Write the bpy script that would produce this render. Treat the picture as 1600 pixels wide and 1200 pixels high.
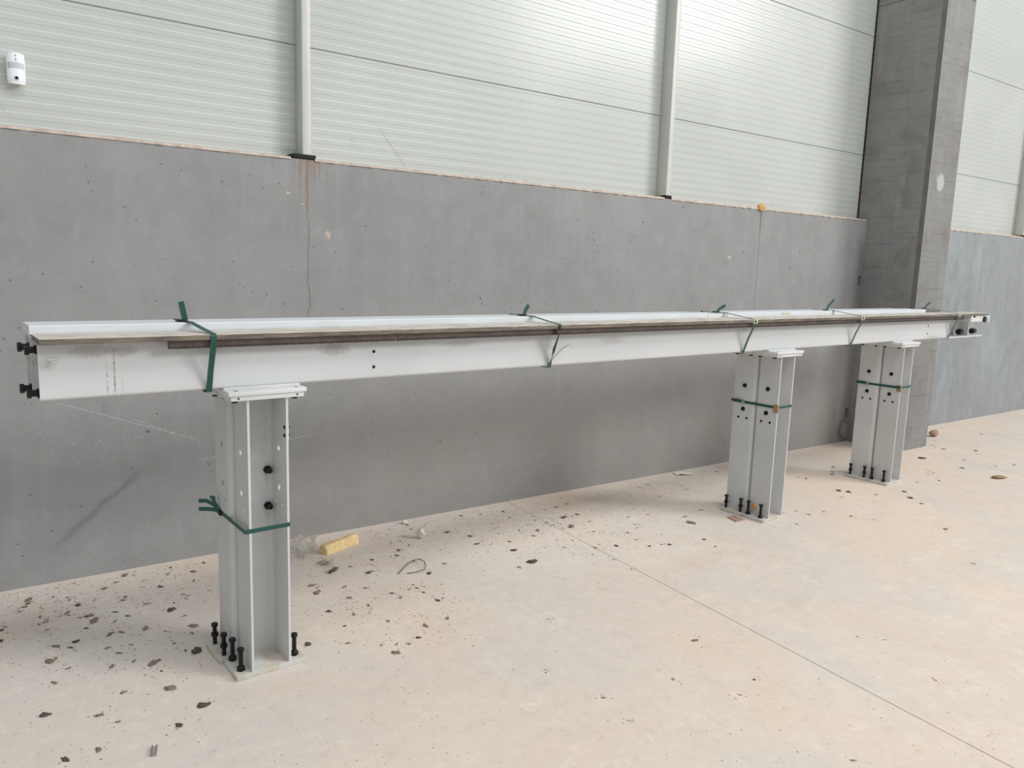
import bpy, bmesh, math, random
from mathutils import Vector, Matrix, noise as mnoise

# ---------------------------------------------------------------- clear
for o in list(bpy.data.objects):
    bpy.data.objects.remove(o, do_unlink=True)
S = bpy.context.scene
COL = S.collection
PI = math.pi

# ---------------------------------------------------------------- camera
CAM_F, CAM_YAW, CAM_PIT, CAM_ROL = 1205.19, math.radians(35.218), math.radians(8.598), math.radians(1.809)
CAM_P = Vector((0, -3.94853, 1.5))
fwd = Vector((math.sin(CAM_YAW)*math.cos(CAM_PIT), math.cos(CAM_YAW)*math.cos(CAM_PIT), -math.sin(CAM_PIT)))
_rt = Vector((math.cos(CAM_YAW), -math.sin(CAM_YAW), 0)); _up = _rt.cross(fwd)
c_, s_ = math.cos(CAM_ROL), math.sin(CAM_ROL)
rt = _rt*c_ + _up*s_
up = _up*c_ - _rt*s_
cd = bpy.data.cameras.new('camera'); cam = bpy.data.objects.new('camera', cd); COL.objects.link(cam)
cd.sensor_fit = 'HORIZONTAL'; cd.sensor_width = 36; cd.lens = CAM_F/1600*36; cd.clip_start = .05; cd.clip_end = 200
m = Matrix((rt, up, -fwd)).transposed().to_4x4(); m.translation = CAM_P
cam.matrix_world = m
S.camera = cam

def ray(px, py):
    return fwd + rt*((px-800)/CAM_F) - up*((py-600)/CAM_F)
def floor_at(px, py, z=0.):
    v = ray(px, py); return CAM_P + v*((z-CAM_P.z)/v.z)
def wall_at(px, py, y=0.):
    v = ray(px, py); return CAM_P + v*((y-CAM_P.y)/v.y)

# ---------------------------------------------------------------- world, lights, exposure
W = bpy.data.worlds.new('hall_ambient'); S.world = W; W.use_nodes = True
W.node_tree.nodes['Background'].inputs[0].default_value = (.90, .955, 1.0, 1)
W.node_tree.nodes['Background'].inputs[1].default_value = .54
def area(name, loc, target, sx, sy, power, color):
    l = bpy.data.lights.new(name, 'AREA'); l.shape = 'RECTANGLE'; l.size = sx; l.size_y = sy; l.energy = power; l.color = color
    o = bpy.data.objects.new(name, l); COL.objects.link(o); o.location = loc
    o.rotation_euler = (Vector(target)-Vector(loc)).to_track_quat('-Z', 'Y').to_euler()
    return o
area('daylight_high_side_opening', (21.4, -19.0, 12.6), (3.5, -.3, .9), 9.0, 6.0, 3800, (1.0, .99, .97))
area('daylight_roof_light', (4.0, -6.0, 9.0), (3.6, -1.2, 0), 9.0, 2.4, 420, (1.0, 1.0, 1.0))
S.view_settings.view_transform = 'Standard'
S.view_settings.look = 'None'
S.view_settings.exposure = 0.0
S.view_settings.gamma = 1.0
S.view_settings.use_curve_mapping = False

# ---------------------------------------------------------------- material helpers
class NT:
    def __init__(s, name):
        s.m = bpy.data.materials.new(name); s.m.use_nodes = True
        s.t = s.m.node_tree; s.b = s.t.nodes['Principled BSDF']
        s._pos = None; s._obj = None
    def n(s, ty, **kw):
        k = s.t.nodes.new(ty)
        for a, b in kw.items(): setattr(k, a, b)
        return k
    def put(s, sock, v):
        if hasattr(v, 'is_linked') or isinstance(v, bpy.types.NodeSocket): s.t.links.new(v, sock)
        else:
            if sock.type == 'RGBA' and len(v) == 3: v = (*v, 1)
            sock.default_value = v
    def pos(s):
        if s._pos is None: s._pos = s.n('ShaderNodeNewGeometry').outputs['Position']
        return s._pos
    def obj(s):
        if s._obj is None: s._obj = s.n('ShaderNodeTexCoord').outputs['Object']
        return s._obj
    def math(s, op, a, b=0., c=None, clamp=False):
        k = s.n('ShaderNodeMath', operation=op); k.use_clamp = clamp
        s.put(k.inputs[0], a); s.put(k.inputs[1], b)
        if c is not None: s.put(k.inputs[2], c)
        return k.outputs[0]
    def sep(s, v):
        k = s.n('ShaderNodeSeparateXYZ'); s.put(k.inputs[0], v); return k.outputs
    def scale(s, v, sx, sy, sz, off=(0, 0, 0)):
        k = s.n('ShaderNodeMapping'); s.put(k.inputs[0], v); k.inputs[3].default_value = (sx, sy, sz); k.inputs[1].default_value = off; return k.outputs[0]
    def noise(s, v, sc, det=3., rough=.55, dist=0.):
        k = s.n('ShaderNodeTexNoise'); s.put(k.inputs['Vector'], v)
        k.inputs['Scale'].default_value = sc; k.inputs['Detail'].default_value = det; k.inputs['Roughness'].default_value = rough; k.inputs['Distortion'].default_value = dist
        return k.outputs[0]
    def voro(s, v, sc, rnd=1.):
        k = s.n('ShaderNodeTexVoronoi'); s.put(k.inputs['Vector'], v); k.inputs['Scale'].default_value = sc; k.inputs['Randomness'].default_value = rnd
        return k.outputs['Distance'], k.outputs['Color']
    def sm(s, v, lo, hi, a=0., b=1.):
        k = s.n('ShaderNodeMapRange', interpolation_type='SMOOTHSTEP'); s.put(k.inputs[0], v)
        for i, q in enumerate((lo, hi, a, b)): k.inputs[i+1].default_value = q
        return k.outputs[0]
    def mix(s, f, a, b, mode='MIX'):
        k = s.n('ShaderNodeMix', data_type='RGBA', blend_type=mode)
        s.put(k.inputs[0], f); s.put(k.inputs[6], a); s.put(k.inputs[7], b); return k.outputs[2]
    def mul(s, *a):
        r = a[0]
        for q in a[1:]: r = s.math('MULTIPLY', r, q)
        return r
    def band(s, v, lo, hi, w):
        return s.mul(s.sm(v, lo-w, lo+w), s.sm(v, hi-w, hi+w, 1., 0.))
    def spot(s, x, z, cx, cz, rx, rz, nz=None, soft=.4):
        dx = s.math('DIVIDE', s.math('SUBTRACT', x, cx), rx); dz = s.math('DIVIDE', s.math('SUBTRACT', z, cz), rz)
        d = s.math('ADD', s.mul(dx, dx), s.mul(dz, dz))
        if nz is not None: d = s.math('ADD', d, nz)
        return s.sm(d, 1-soft, 1+soft, 1., 0.)
    def bump(s, h, strength=.3, dist=.01):
        k = s.n('ShaderNodeBump'); k.inputs['Strength'].default_value = strength; k.inputs['Distance'].default_value = dist
        s.put(k.inputs['Height'], h); s.t.links.new(k.outputs[0], s.b.inputs['Normal'])
    def out(s, col, rough=.6, spec=None, metal=0.):
        s.put(s.b.inputs['Base Color'], col); s.put(s.b.inputs['Roughness'], rough); s.put(s.b.inputs['Metallic'], metal)
        if spec is not None: s.b.inputs['Specular IOR Level'].default_value = spec
        return s.m

def srgb(r, g, b):
    f = lambda c: ((c/255+.055)/1.055)**2.4 if c > 10 else c/255/12.92
    return (f(r), f(g), f(b))
def grey_shift(c, k): return tuple(q*k for q in c)

def plain(name, col, rough=.6, var=.12, sc=18., metal=0., bump=0., spec=None):
    t = NT(name); v = t.noise(t.obj(), sc, 4.)
    c = t.mix(t.sm(v, .3, .7), grey_shift(col, 1-var), grey_shift(col, 1+var))
    if bump: t.bump(t.noise(t.obj(), sc*6, 3.), bump, .004)
    return t.out(c, rough, spec, metal)

def concrete(name, col, kind):
    t = NT(name); P = t.pos(); x, y, z = t.sep(P)
    big = t.noise(P, .9, 4., .6); mid = t.noise(P, 4.5, 5., .62)
    streak = t.noise(t.scale(P, 9, 9, .7), 1.6, 4., .6)
    fine = t.noise(P, 70, 3., .6); cloud = t.noise(t.scale(P, 1, 1, .8), 11., 5., .68, .6)
    c = t.mix(t.sm(big, .25, .75), grey_shift(col, .90), grey_shift(col, 1.06))
    c = t.mix(t.mul(t.sm(mid, .42, .78), .35), c, grey_shift(col, 1.25))
    c = t.mix(t.mul(t.sm(mid, .48, .22), .35), c, grey_shift(col, .74))
    c = t.mix(t.mul(t.sm(streak, .5, .72), .2 if kind != 'pillar' else .55), c, tuple(a*b for a, b in zip(col, (1.25, 1.27, 1.32))))
    c = t.mix(t.mul(t.sm(fine, .5, .8), .3), c, grey_shift(col, .72))
    c = t.mix(t.mul(t.sm(cloud, .50, .72), .28), c, grey_shift(col, 1.22))
    c = t.mix(t.mul(t.sm(cloud, .46, .28), .26), c, grey_shift(col, .74))
    if kind == 'right':
        pt_ = t.noise(t.scale(P, 2.4, 2.4, 1.0), 1.3, 5., .66, .8)
        c = t.mix(t.mul(t.sm(pt_, .48, .66), .55), c, tuple(a*b for a, b in zip(col, (1.27, 1.30, 1.33))))
        c = t.mix(t.mul(t.sm(pt_, .42, .28), .35), c, grey_shift(col, .8))
    # air holes
    d, vc = t.voro(P, 7.); rnd = t.sep(vc)[0]
    hole = t.mul(t.sm(d, .035, .07, 1., 0.), t.sm(rnd, .55, .6))
    d2, vc2 = t.voro(P, 19.); rnd2 = t.sep(vc2)[1]
    hole2 = t.mul(t.sm(d2, .06, .12, 1., 0.), t.sm(rnd2, .62, .66))
    h = t.math('MAXIMUM', hole, t.mul(hole2, .7))
    c = t.mix(t.mul(h, .75), c, grey_shift(col, .28))
    d4, vc4 = t.voro(t.scale(P, 1, 1, 2.2), 14.); el = t.mul(t.sm(d4, .05, .10, 1., 0.), t.sm(t.sep(vc4)[2], .6, .64), t.sm(t.noise(P, 1.3, 2.), .42, .6))
    c = t.mix(t.mul(el, .6), c, grey_shift(col, .42))
    # pale lime specks
    d3, vc3 = t.voro(P, 46.); r3 = t.sep(vc3)[2]
    lime = t.mul(t.sm(d3, .12, .24, 1., 0.), t.sm(r3, .3, .5))
    hgt = t.math('SUBTRACT', t.math('ADD', t.mul(mid, .5), t.mul(fine, .35)), t.mul(h, 1.4))
    if kind == 'wall':
        nz = t.math('SUBTRACT', t.mul(t.noise(P, 7., 4.), 1.8), .9)
        z1 = t.spot(x, z, 2.85, .36, .55, .32, nz, .7); z2 = t.spot(x, z, .5, .62, .35, .10, nz, .8)
        c = t.mix(t.mul(lime, t.math('MAXIMUM', z1, z2), .75), c, grey_shift(srgb(205, 200, 195), .75))
        low = t.sm(z, 0., .35, 1., 0.)
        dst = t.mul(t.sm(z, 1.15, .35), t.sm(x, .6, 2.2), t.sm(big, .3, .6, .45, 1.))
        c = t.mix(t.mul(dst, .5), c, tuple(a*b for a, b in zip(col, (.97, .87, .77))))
        c = t.mix(t.mul(lime, low, .35), c, srgb(190, 186, 180))
        # dark smears near the foot of the wall
        sl = t.math('ADD', t.math('SUBTRACT', z, .33), t.mul(t.math('SUBTRACT', x, .455), -.85))
        sme = t.mul(t.sm(t.math('ABSOLUTE', t.math('ADD', sl, t.mul(t.math('SUBTRACT', mid, .5), .12))), .0, .035, 1., 0.), t.band(x, .27, .62, .05))
        c = t.mix(t.mul(sme, .45), c, grey_shift(col, .5))
        # long pale scratches
        for (x0, z0, x1, z1_) in ((.30, .835, .90, .600), (.60, .735, .83, .627), (.9, .50, 1.60, .59)):
            k = (z1_-z0)/(x1-x0)
            ln = t.math('ABSOLUTE', t.math('SUBTRACT', t.math('SUBTRACT', z, z0), t.mul(t.math('SUBTRACT', x, x0), k)))
            sc = t.mul(t.sm(ln, .0005, .0028, 1., 0.), t.band(x, x0, x1, .03), t.sm(fine, .35, .6))
            c = t.mix(t.mul(sc, .55), c, srgb(215, 212, 208))
        # rust runs below the first post and at the panel joint
        wv = t.mul(t.math('SUBTRACT', t.noise(t.scale(P, 1, 1, 1), 7., 3.), .5), .07)
        xx = t.math('ADD', x, wv)
        rn = t.noise(t.scale(P, 60, 60, 4.), 1., 3.)
        rz_ = t.math('ADD', z, t.mul(t.math('SUBTRACT', t.noise(t.scale(P, 26, 26, 0), 1., 2.), .5), .55))
        run = t.mul(t.band(xx, 1.40, 1.53, .012), t.sm(rz_, 1.80, 1.98), t.sm(rn, .44, .60))
        run2 = t.mul(t.sm(t.math('ABSOLUTE', t.math('SUBTRACT', xx, 1.462)), .002, .008, 1., 0.), t.sm(z, 1.66, 1.80), t.sm(rn, .3, .5))
        c = t.mix(t.mul(t.math('MAXIMUM', run, run2), .7), c, srgb(140, 108, 80))
        thin = t.mul(t.sm(t.math('ABSOLUTE', t.math('SUBTRACT', xx, 1.465)), .0015, .005, 1., 0.), t.band(z, 1.15, 1.75, .1))
        c = t.mix(t.mul(thin, .5), c, srgb(95, 84, 72))
        j = t.mul(t.sm(t.math('ABSOLUTE', t.math('SUBTRACT', xx, 5.125)), .003, .010, 1., 0.), t.sm(z, 1.74, 1.98))
        c = t.mix(t.mul(j, .8), c, srgb(120, 92, 66))
        # spalled spots
        n2 = t.math('SUBTRACT', t.mul(t.noise(P, 75., 4., .7), 5.2), 2.3)
        for (cx, cz, rx, rz) in ((1.572, 1.640, .019, .026), (4.786, 1.628, .022, .016), (1.36, 1.84, .012, .008), (1.435, 1.79, .008, .008)):
            sp = t.spot(x, z, cx, cz, rx, rz, n2, .5)
            c = t.mix(t.mul(sp, .85), c, srgb(196, 182, 168)); hgt = t.math('SUBTRACT', hgt, t.mul(sp, 1.2))
        # dirty darker edge beside the pillar
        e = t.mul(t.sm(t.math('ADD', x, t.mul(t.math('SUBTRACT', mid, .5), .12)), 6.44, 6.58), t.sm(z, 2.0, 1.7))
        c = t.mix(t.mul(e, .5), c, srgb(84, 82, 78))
    if kind == 'pillar':
        board = t.noise(t.scale(P, 2.2, 2.2, 34), 1., 4., .7)
        c = t.mix(t.mul(t.sm(board, .50, .70), .45), c, grey_shift(col, .58))
        blot = t.noise(P, 2.6, 5., .65, .6)
        c = t.mix(t.mul(t.sm(blot, .5, .66), .45), c, tuple(a*b for a, b in zip(col, (.66, .62, .55))))
        n2 = t.math('SUBTRACT', t.mul(t.noise(P, 24., 3.), 2.6), 1.3)
        sp = t.spot(x, z, 6.83, 2.33, .06, .07, n2, .5)
        c = t.mix(t.mul(sp, .8), c, srgb(186, 188, 190))
        jt = t.sm(t.math('ABSOLUTE', t.math('SUBTRACT', z, 3.83)), .002, .006, 1., 0.)
        c = t.mix(t.mul(jt, .7), c, srgb(50, 48, 46))
        hgt = t.math('ADD', hgt, t.mul(board, .8))
    t.bump(hgt, .35, .006)
    return t.out(c, .82, .3)

def floor_mat():
    t = NT('dusty_screed'); P = t.pos(); x, y, z = t.sep(P)
    a, b = srgb(228, 209, 191), srgb(217, 207, 197)
    big = t.noise(P, .75, 4., .55, .4); mid = t.noise(P, 3., 5., .65, .5); fine = t.noise(P, 38., 4., .7); gr = t.noise(P, 160., 2.)
    c = t.mix(t.sm(big, .36, .64), a, b)
    c = t.mix(t.mul(t.sm(mid, .46, .78), .5), c, srgb(236, 222, 205))
    c = t.mix(t.mul(t.sm(mid, .44, .24), .4), c, srgb(204, 190, 176))
    lefty = t.sm(x, 3.4, .4)
    c = t.mix(t.mul(lefty, .5), c, srgb(210, 203, 195))
    wsh = t.noise(t.scale(P, 1.1, 3.0, 1, (3, 1, 0)), 2.2, 6., .7, 1.2)
    c = t.mix(t.mul(t.sm(wsh, .54, .72), .32), c, srgb(240, 230, 216))
    c = t.mix(t.mul(t.sm(fine, .52, .8), .28), c, srgb(180, 164, 146))
    c = t.mix(t.mul(t.sm(gr, .6, .8), .3), c, srgb(184, 170, 152))
    sc2 = t.noise(t.scale(P, 5., 1.6, 1, (7, 2, 0)), 3.2, 6., .72, 1.6)
    c = t.mix(t.mul(t.sm(sc2, .56, .70), .35), c, srgb(243, 232, 218))
    c = t.mix(t.mul(t.sm(sc2, .42, .30), .30), c, srgb(198, 186, 176))
    pk = t.noise(P, 1.7, 4., .6, .8)
    gn = t.noise(P, 14., 5., .75, .5)
    c = t.mix(t.mul(t.sm(gn, .52, .70), .30), c, srgb(242, 230, 216))
    c = t.mix(t.mul(t.sm(gn, .46, .30), .30), c, srgb(190, 175, 160))
    c = t.mix(t.mul(t.sm(pk, .52, .70), .32), c, srgb(228, 201, 178))
    c = t.mix(t.mul(t.sm(pk, .44, .28), .40), c, srgb(205, 200, 194))
    # plaster dust patch between the posts
    nz = t.math('SUBTRACT', t.mul(t.noise(P, 5., 4.), 2.0), 1.0)
    pd = t.spot(x, y, 2.75, -.75, .75, .45, nz, .8)
    d, vc = t.voro(P, 60.); sp = t.mul(t.sm(d, .12, .3, 1., 0.), t.sm(t.sep(vc)[0], .35, .5))
    c = t.mix(t.mul(pd, t.math('ADD', t.mul(sp, .6), .25)), c, srgb(238, 232, 224))
    # grey mud footprint haze by the first post
    g = t.spot(x, y, 1.1, -.75, .75, .30, nz, .9)
    c = t.mix(t.mul(g, .3), c, srgb(176, 168, 160))
    near = t.sm(y, -.9, -.1)
    d2, vc2 = t.voro(P, 24.); k = t.mul(t.sm(d2, .05, .13, 1., 0.), t.sm(t.sep(vc2)[1], .45, .6))
    c = t.mix(t.mul(k, t.math('ADD', t.mul(near, .5), .12)), c, srgb(110, 96, 82))
    t.bump(t.math('ADD', t.mul(mid, .5), t.mul(fine, .3)), .22, .006)
    return t.out(c, .72, .35)

def clad_mat():
    t = NT('coated_sheet'); P = t.pos(); x, y, z = t.sep(P)
    c0 = srgb(190, 195, 190)
    v = t.noise(P, 1.2, 3.)
    c = t.mix(t.sm(v, .3, .7), grey_shift(c0, .95), grey_shift(c0, 1.03))
    smu = t.noise(t.scale(P, 6, 6, 6), 1., 5., .7, .8)
    near = t.math('MAXIMUM', t.band(x, 1.50, 1.75, .1), t.sm(z, 2.22, 2.05))
    c = t.mix(t.mul(t.sm(smu, .6, .75), near, .45), c, srgb(150, 150, 142))
    ln = t.math('ABSOLUTE', t.math('SUBTRACT', t.math('SUBTRACT', z, 2.30), t.mul(t.math('SUBTRACT', x, 1.85), -1.15)))
    sc = t.mul(t.sm(ln, .002, .012, 1., 0.), t.band(x, 1.92, 2.07, .05))
    c = t.mix(t.mul(sc, .38), c, srgb(140, 140, 130))
    return t.out(c, .2, .22)

def beam_mat():
    t = NT('grey_white_paint'); P = t.obj(); x, y, z = t.sep(P)
    c0 = srgb(204, 206, 207)
    v = t.noise(P, 2., 3.)
    c = t.mix(t.sm(v, .3, .7), grey_shift(c0, .96), grey_shift(c0, 1.03))
    # vertical drip marks and grease smudges
    st = t.noise(t.scale(P, 95, 20, 1.4), 1., 2.); fine = t.noise(P, 160., 3.)
    for (u0, u1, z0, z1, k) in ((.10, .15, .03, .15, .8), (.17, .24, .02, .13, .9), (.93, .99, .01, .10, .8)):
        mk = t.mul(t.band(x, u0, u1, .008), t.band(z, z0, z1, .02), t.sm(st, .6, .64), t.sm(fine, .35, .6))
        c = t.mix(t.mul(mk, k), c, srgb(90, 86, 80))
    nz = t.math('SUBTRACT', t.mul(t.noise(P, 70., 4., .75), 4.4), 2.0)
    for (cu, cz, ru, rz, k) in ((.145, .155, .06, .022, .6), (.23, .150, .045, .018, .6), (.95, .128, .06, .022, .75), (1.52, .125, .09, .012, .5), (2.0, .108, .025, .03, .6), (2.42, .115, .08, .018, .45), (.02, .118, .022, .018, .5), (5.9, .02, .12, .02, .4)):
        c = t.mix(t.mul(t.spot(x, z, cu, cz, ru, rz, nz, .9), k*.7), c, srgb(138, 130, 118))
    edge = t.mul(t.sm(z, .012, .0, 0., 1.), t.sm(t.noise(P, 14., 3.), .35, .6))
    c = t.mix(t.mul(edge, .6), c, srgb(150, 138, 122))
    return t.out(c, .42, .45)

def rail_top_mat():
    t = NT('dusty_rail_top'); P = t.obj()
    v = t.noise(t.scale(P, 3, 14, 14), 2.5, 5., .7)
    c = t.mix(t.sm(v, .38, .66), srgb(214, 208, 198), srgb(168, 158, 146))
    d = t.noise(t.scale(P, 1.2, 12, 1), 8., 4., .7)
    c = t.mix(t.mul(t.sm(d, .62, .7), .7), c, srgb(112, 102, 92))
    return t.out(c, .6, .4)
def rail_front_mat():
    t = NT('tarnished_steel_edge'); P = t.obj()
    v = t.noise(t.scale(P, 4, 10, 30), 2.2, 5., .7)
    c = t.mix(t.sm(v, .35, .65), srgb(128, 120, 108), srgb(94, 84, 76))
    w = t.noise(t.scale(P, 9, 9, 60), 2., 4.)
    c = t.mix(t.mul(t.sm(w, .6, .72), .6), c, srgb(160, 152, 138))
    return t.out(c, .5, .5, .25)

M = {
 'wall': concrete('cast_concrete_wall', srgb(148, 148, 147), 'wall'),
 'wall_r': concrete('cast_concrete_pale', srgb(144, 148, 150), 'right'),
 'pillar': concrete('cast_concrete_pillar', srgb(137, 136, 134), 'pillar'),
 'floor': floor_mat(), 'clad': clad_mat(), 'beam': beam_mat(),
 'rail_top': rail_top_mat(), 'rail_front': rail_front_mat(),
 'col': plain('grey_paint', srgb(202, 203, 202), .42, .04, 3.),
 'plate': plain('white_grey_paint', srgb(214, 215, 214), .42, .04, 6.),
 'post': plain('post_paint', srgb(196, 197, 191), .4, .05, 4.),
 'white': plain('white_paint', srgb(214, 218, 221), .4, .03, 4.),
 'black': plain('blackened_steel', srgb(30, 30, 31), .42, .25, 60., .5),
 'rack': plain('oily_rack_steel', srgb(92, 82, 76), .45, .2, 20., .35),
 'groove': plain('groove_dirt', srgb(84, 74, 64), .9, .2, 20.),
 'dark': plain('dark_gap', srgb(34, 33, 32), .9, .2, 20.),
 'mortar': plain('mortar', srgb(204, 188, 174), .9, .18, 22., 0., .4),
 'chamfer': plain('dark_concrete_edge', srgb(88, 86, 80), .85, .15, 6., 0., .3),  # pillar chamfer, in a darker tone than the faces beside it
 'mud': plain('dried_mud', srgb(140, 122, 105), .9, .25, 40., 0., .4),
 'mud_dark': plain('dark_mud', srgb(92, 80, 70), .9, .25, 40., 0., .4),
 'foam': plain('yellow_foam', srgb(234, 206, 154), .85, .10, 40., 0., .5),
 'plaster': plain('white_plaster', srgb(226, 220, 210), .85, .06, 40., 0., .3),
 'orange': plain('orange_plastic', srgb(206, 142, 58), .5, .08, 30.),
 'ofoam': plain('orange_foam', srgb(206, 160, 96), .85, .15, 40., 0., .5),
 'card': plain('brown_board', srgb(168, 140, 118), .8, .1, 30.),
 'wire': plain('dull_wire', srgb(92, 84, 76), .5, .15, 40., .4),
 'protect': plain('cream_plastic', srgb(208, 196, 164), .6, .08, 40.),
 'tan': plain('tan_card', srgb(156, 128, 96), .8, .1, 40.),
 'sensor': plain('sensor_white', srgb(236, 238, 244), .35, .01, 4.),
 'sens_win': plain('sensor_window', srgb(196, 200, 204), .45, .02, 30.),
 'led': plain('led_dark', srgb(84, 86, 92), .4, .05, 30.),
 'lens': plain('lens_black', srgb(10, 10, 11), .12, .05, 30.),
 'galv': plain('galvanised', srgb(150, 154, 150), .45, .1, 60., .5),
 'tape': plain('pencil_mark', srgb(150, 148, 142), .7, .2, 90.),
}
def strap_mat():
    t = NT('green_strap'); P = t.obj()
    w = t.noise(P, 260., 2.)
    c = t.mix(t.sm(w, .4, .6), srgb(13, 66, 58), srgb(22, 84, 74))
    return t.out(c, .38, .5)
M['strap'] = strap_mat()
t = NT('dusty_plate_paint'); _n = t.noise(t.obj(), 22., 4., .7); _c = t.mix(t.sm(_n, .35, .62), srgb(204, 205, 203), srgb(196, 186, 172))
M['dusty'] = t.out(t.mix(t.mul(t.sm(t.noise(t.obj(), 9., 3.), .5, .7), .5), _c, srgb(170, 160, 148)), .6, .35)
t = NT('clear_film'); t.b.inputs['Transmission Weight'].default_value = .85; t.b.inputs['Alpha'].default_value = .55
M['film'] = t.out(t.mix(t.noise(t.obj(), 30.), srgb(236, 234, 230), srgb(220, 216, 210)), .12, .8)

# ---------------------------------------------------------------- mesh helpers
class MB:
    def __init__(s): s.v = []; s.f = []; s.mi = []
    def add(s, vs, fs, mi=0):
        b = len(s.v); s.v += [tuple(q) for q in vs]; s.f += [tuple(i+b for i in f) for f in fs]; s.mi += [mi]*len(fs); return s
    def box(s, x0, x1, y0, y1, z0, z1, bev=0., mi=0):
        if bev <= 0:
            vs = [(x, y, z) for z in (z0, z1) for y in (y0, y1) for x in (x0, x1)]
            return s.add(vs, [(0,2,3,1),(4,5,7,6),(0,1,5,4),(2,6,7,3),(0,4,6,2),(1,3,7,5)], mi)
        bm = bmesh.new(); bmesh.ops.create_cube(bm, size=1)
        for v in bm.verts: v.co = Vector((x0+(v.co.x+.5)*(x1-x0), y0+(v.co.y+.5)*(y1-y0), z0+(v.co.z+.5)*(z1-z0)))
        bmesh.ops.bevel(bm, geom=bm.edges[:], offset=bev, segments=2, affect='EDGES', profile=.5)
        bm.verts.index_update(); s.add([v.co for v in bm.verts], [[v.index for v in f.verts] for f in bm.faces], mi); bm.free(); return s
    def cyl(s, c, ax, r, h, n=16, r2=None, rot=0., mi=0):
        r2 = r if r2 is None else r2
        a = Vector(ax).normalized(); q = Vector((0, 0, 1)).rotation_difference(a); c = Vector(c)
        vs = []
        for k, (rr, hh) in enumerate(((r, 0), (r2, h))):
            for i in range(n):
                an = 2*PI*i/n+rot; vs.append(c+q @ Vector((rr*math.cos(an), rr*math.sin(an), hh)))
        fs = [(i, (i+1) % n, n+(i+1) % n, n+i) for i in range(n)] + [tuple(range(n-1, -1, -1)), tuple(range(n, 2*n))]
        return s.add(vs, fs, mi)
    def prism(s, prof, axis, a0, a1, mi=0):
        # prof: 2D points (counter-clockwise), axis: 0/1/2 extrude axis
        def mk(p, a):
            if axis == 2: return (p[0], p[1], a)
            if axis == 0: return (a, p[0], p[1])
            return (p[0], a, p[1])
        n = len(prof); vs = [mk(p, a0) for p in prof]+[mk(p, a1) for p in prof]
        fs = [(i, (i+1) % n, n+(i+1) % n, n+i) for i in range(n)]+[tuple(range(n-1, -1, -1)), tuple(range(n, 2*n))]
        return s.add(vs, fs, mi)
    def ring_prism(s, outer, inner, axis, a0, a1, mi=0):
        def mk(p, a): return (a, p[0], p[1]) if axis == 0 else (p[0], p[1], a)
        n = len(outer); vs = []
        for a in (a0, a1):
            vs += [mk(p, a) for p in outer]; vs += [mk(p, a) for p in inner]
        fs = []
        for i in range(n):
            j = (i+1) % n
            fs += [(i, j, 2*n+j, 2*n+i), (n+j, n+i, 3*n+i, 3*n+j), (j, i, n+i, n+j), (2*n+i, 2*n+j, 3*n+j, 3*n+i)]
        return s.add(vs, fs, mi)
    def tube(s, pts, r, n=6, mi=0):
        P = [Vector(p) for p in pts]; vs = []
        for i, p in enumerate(P):
            t = (P[min(i+1, len(P)-1)]-P[max(i-1, 0)]).normalized()
            a = t.orthogonal().normalized() if i == 0 else (pa-t*pa.dot(t)).normalized()
            pa = a; b = t.cross(a)
            vs += [p+a*(r*math.cos(2*PI*k/n))+b*(r*math.sin(2*PI*k/n)) for k in range(n)]
        fs = [(i*n+k, i*n+(k+1) % n, (i+1)*n+(k+1) % n, (i+1)*n+k) for i in range(len(P)-1) for k in range(n)]
        fs += [tuple(range(n-1, -1, -1)), tuple(range((len(P)-1)*n, len(P)*n))]
        return s.add(vs, fs, mi)
    def ribbon(s, pts, wdirs, width, th=.0012, mi=0):
        P = [Vector(p) for p in pts]; vs = []
        for i, p in enumerate(P):
            t = (P[min(i+1, len(P)-1)]-P[max(i-1, 0)]).normalized()
            w = Vector(wdirs[i] if isinstance(wdirs, list) else wdirs); w = (w-t*w.dot(t)).normalized(); n = t.cross(w)
            for a, b in ((-1, -1), (1, -1), (1, 1), (-1, 1)): vs.append(p+w*(a*width/2)+n*(b*th/2))
        fs = [(i*4+k, i*4+(k+1) % 4, (i+1)*4+(k+1) % 4, (i+1)*4+k) for i in range(len(P)-1) for k in range(4)]
        L = (len(P)-1)*4; fs += [(3, 2, 1, 0), (L, L+1, L+2, L+3)]
        return s.add(vs, fs, mi)
    def mesh(s, name, mats, off=(0, 0, 0), sharp=32):
        me = bpy.data.meshes.new(name)
        o = Vector(off)
        me.from_pydata([tuple(Vector(v)-o) for v in s.v], [], s.f)
        bm = bmesh.new(); bm.from_mesh(me); bmesh.ops.recalc_face_normals(bm, faces=bm.faces[:]); bm.to_mesh(me); bm.free()
        if not isinstance(mats, (list, tuple)): mats = [mats]
        for q in mats: me.materials.append(M[q])
        if len(mats) > 1:
            for p, k in zip(me.polygons, s.mi): p.material_index = k
        me.polygons.foreach_set('use_smooth', [True]*len(me.polygons)); me.set_sharp_from_angle(angle=math.radians(sharp))
        me.update(); return me
    def build(s, name, mats, parent=None, off=(0, 0, 0), sharp=32):
        return link(name, s.mesh(name, mats, off, sharp), parent)
def link(name, data, parent=None):
    o = bpy.data.objects.new(name, data); COL.objects.link(o)
    if parent is not None: o.parent = parent
    return o
def tag(o, label=None, cat=None, group=None, kind=None):
    if label: o['label'] = label
    if cat: o['category'] = cat
    if group: o['group'] = group
    if kind: o['kind'] = kind
    return o
def empty(name, loc=(0, 0, 0), rz=0.):
    o = link(name, None); o.location = loc; o.rotation_euler = (0, 0, rz); o.empty_display_size = .05; return o
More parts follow.
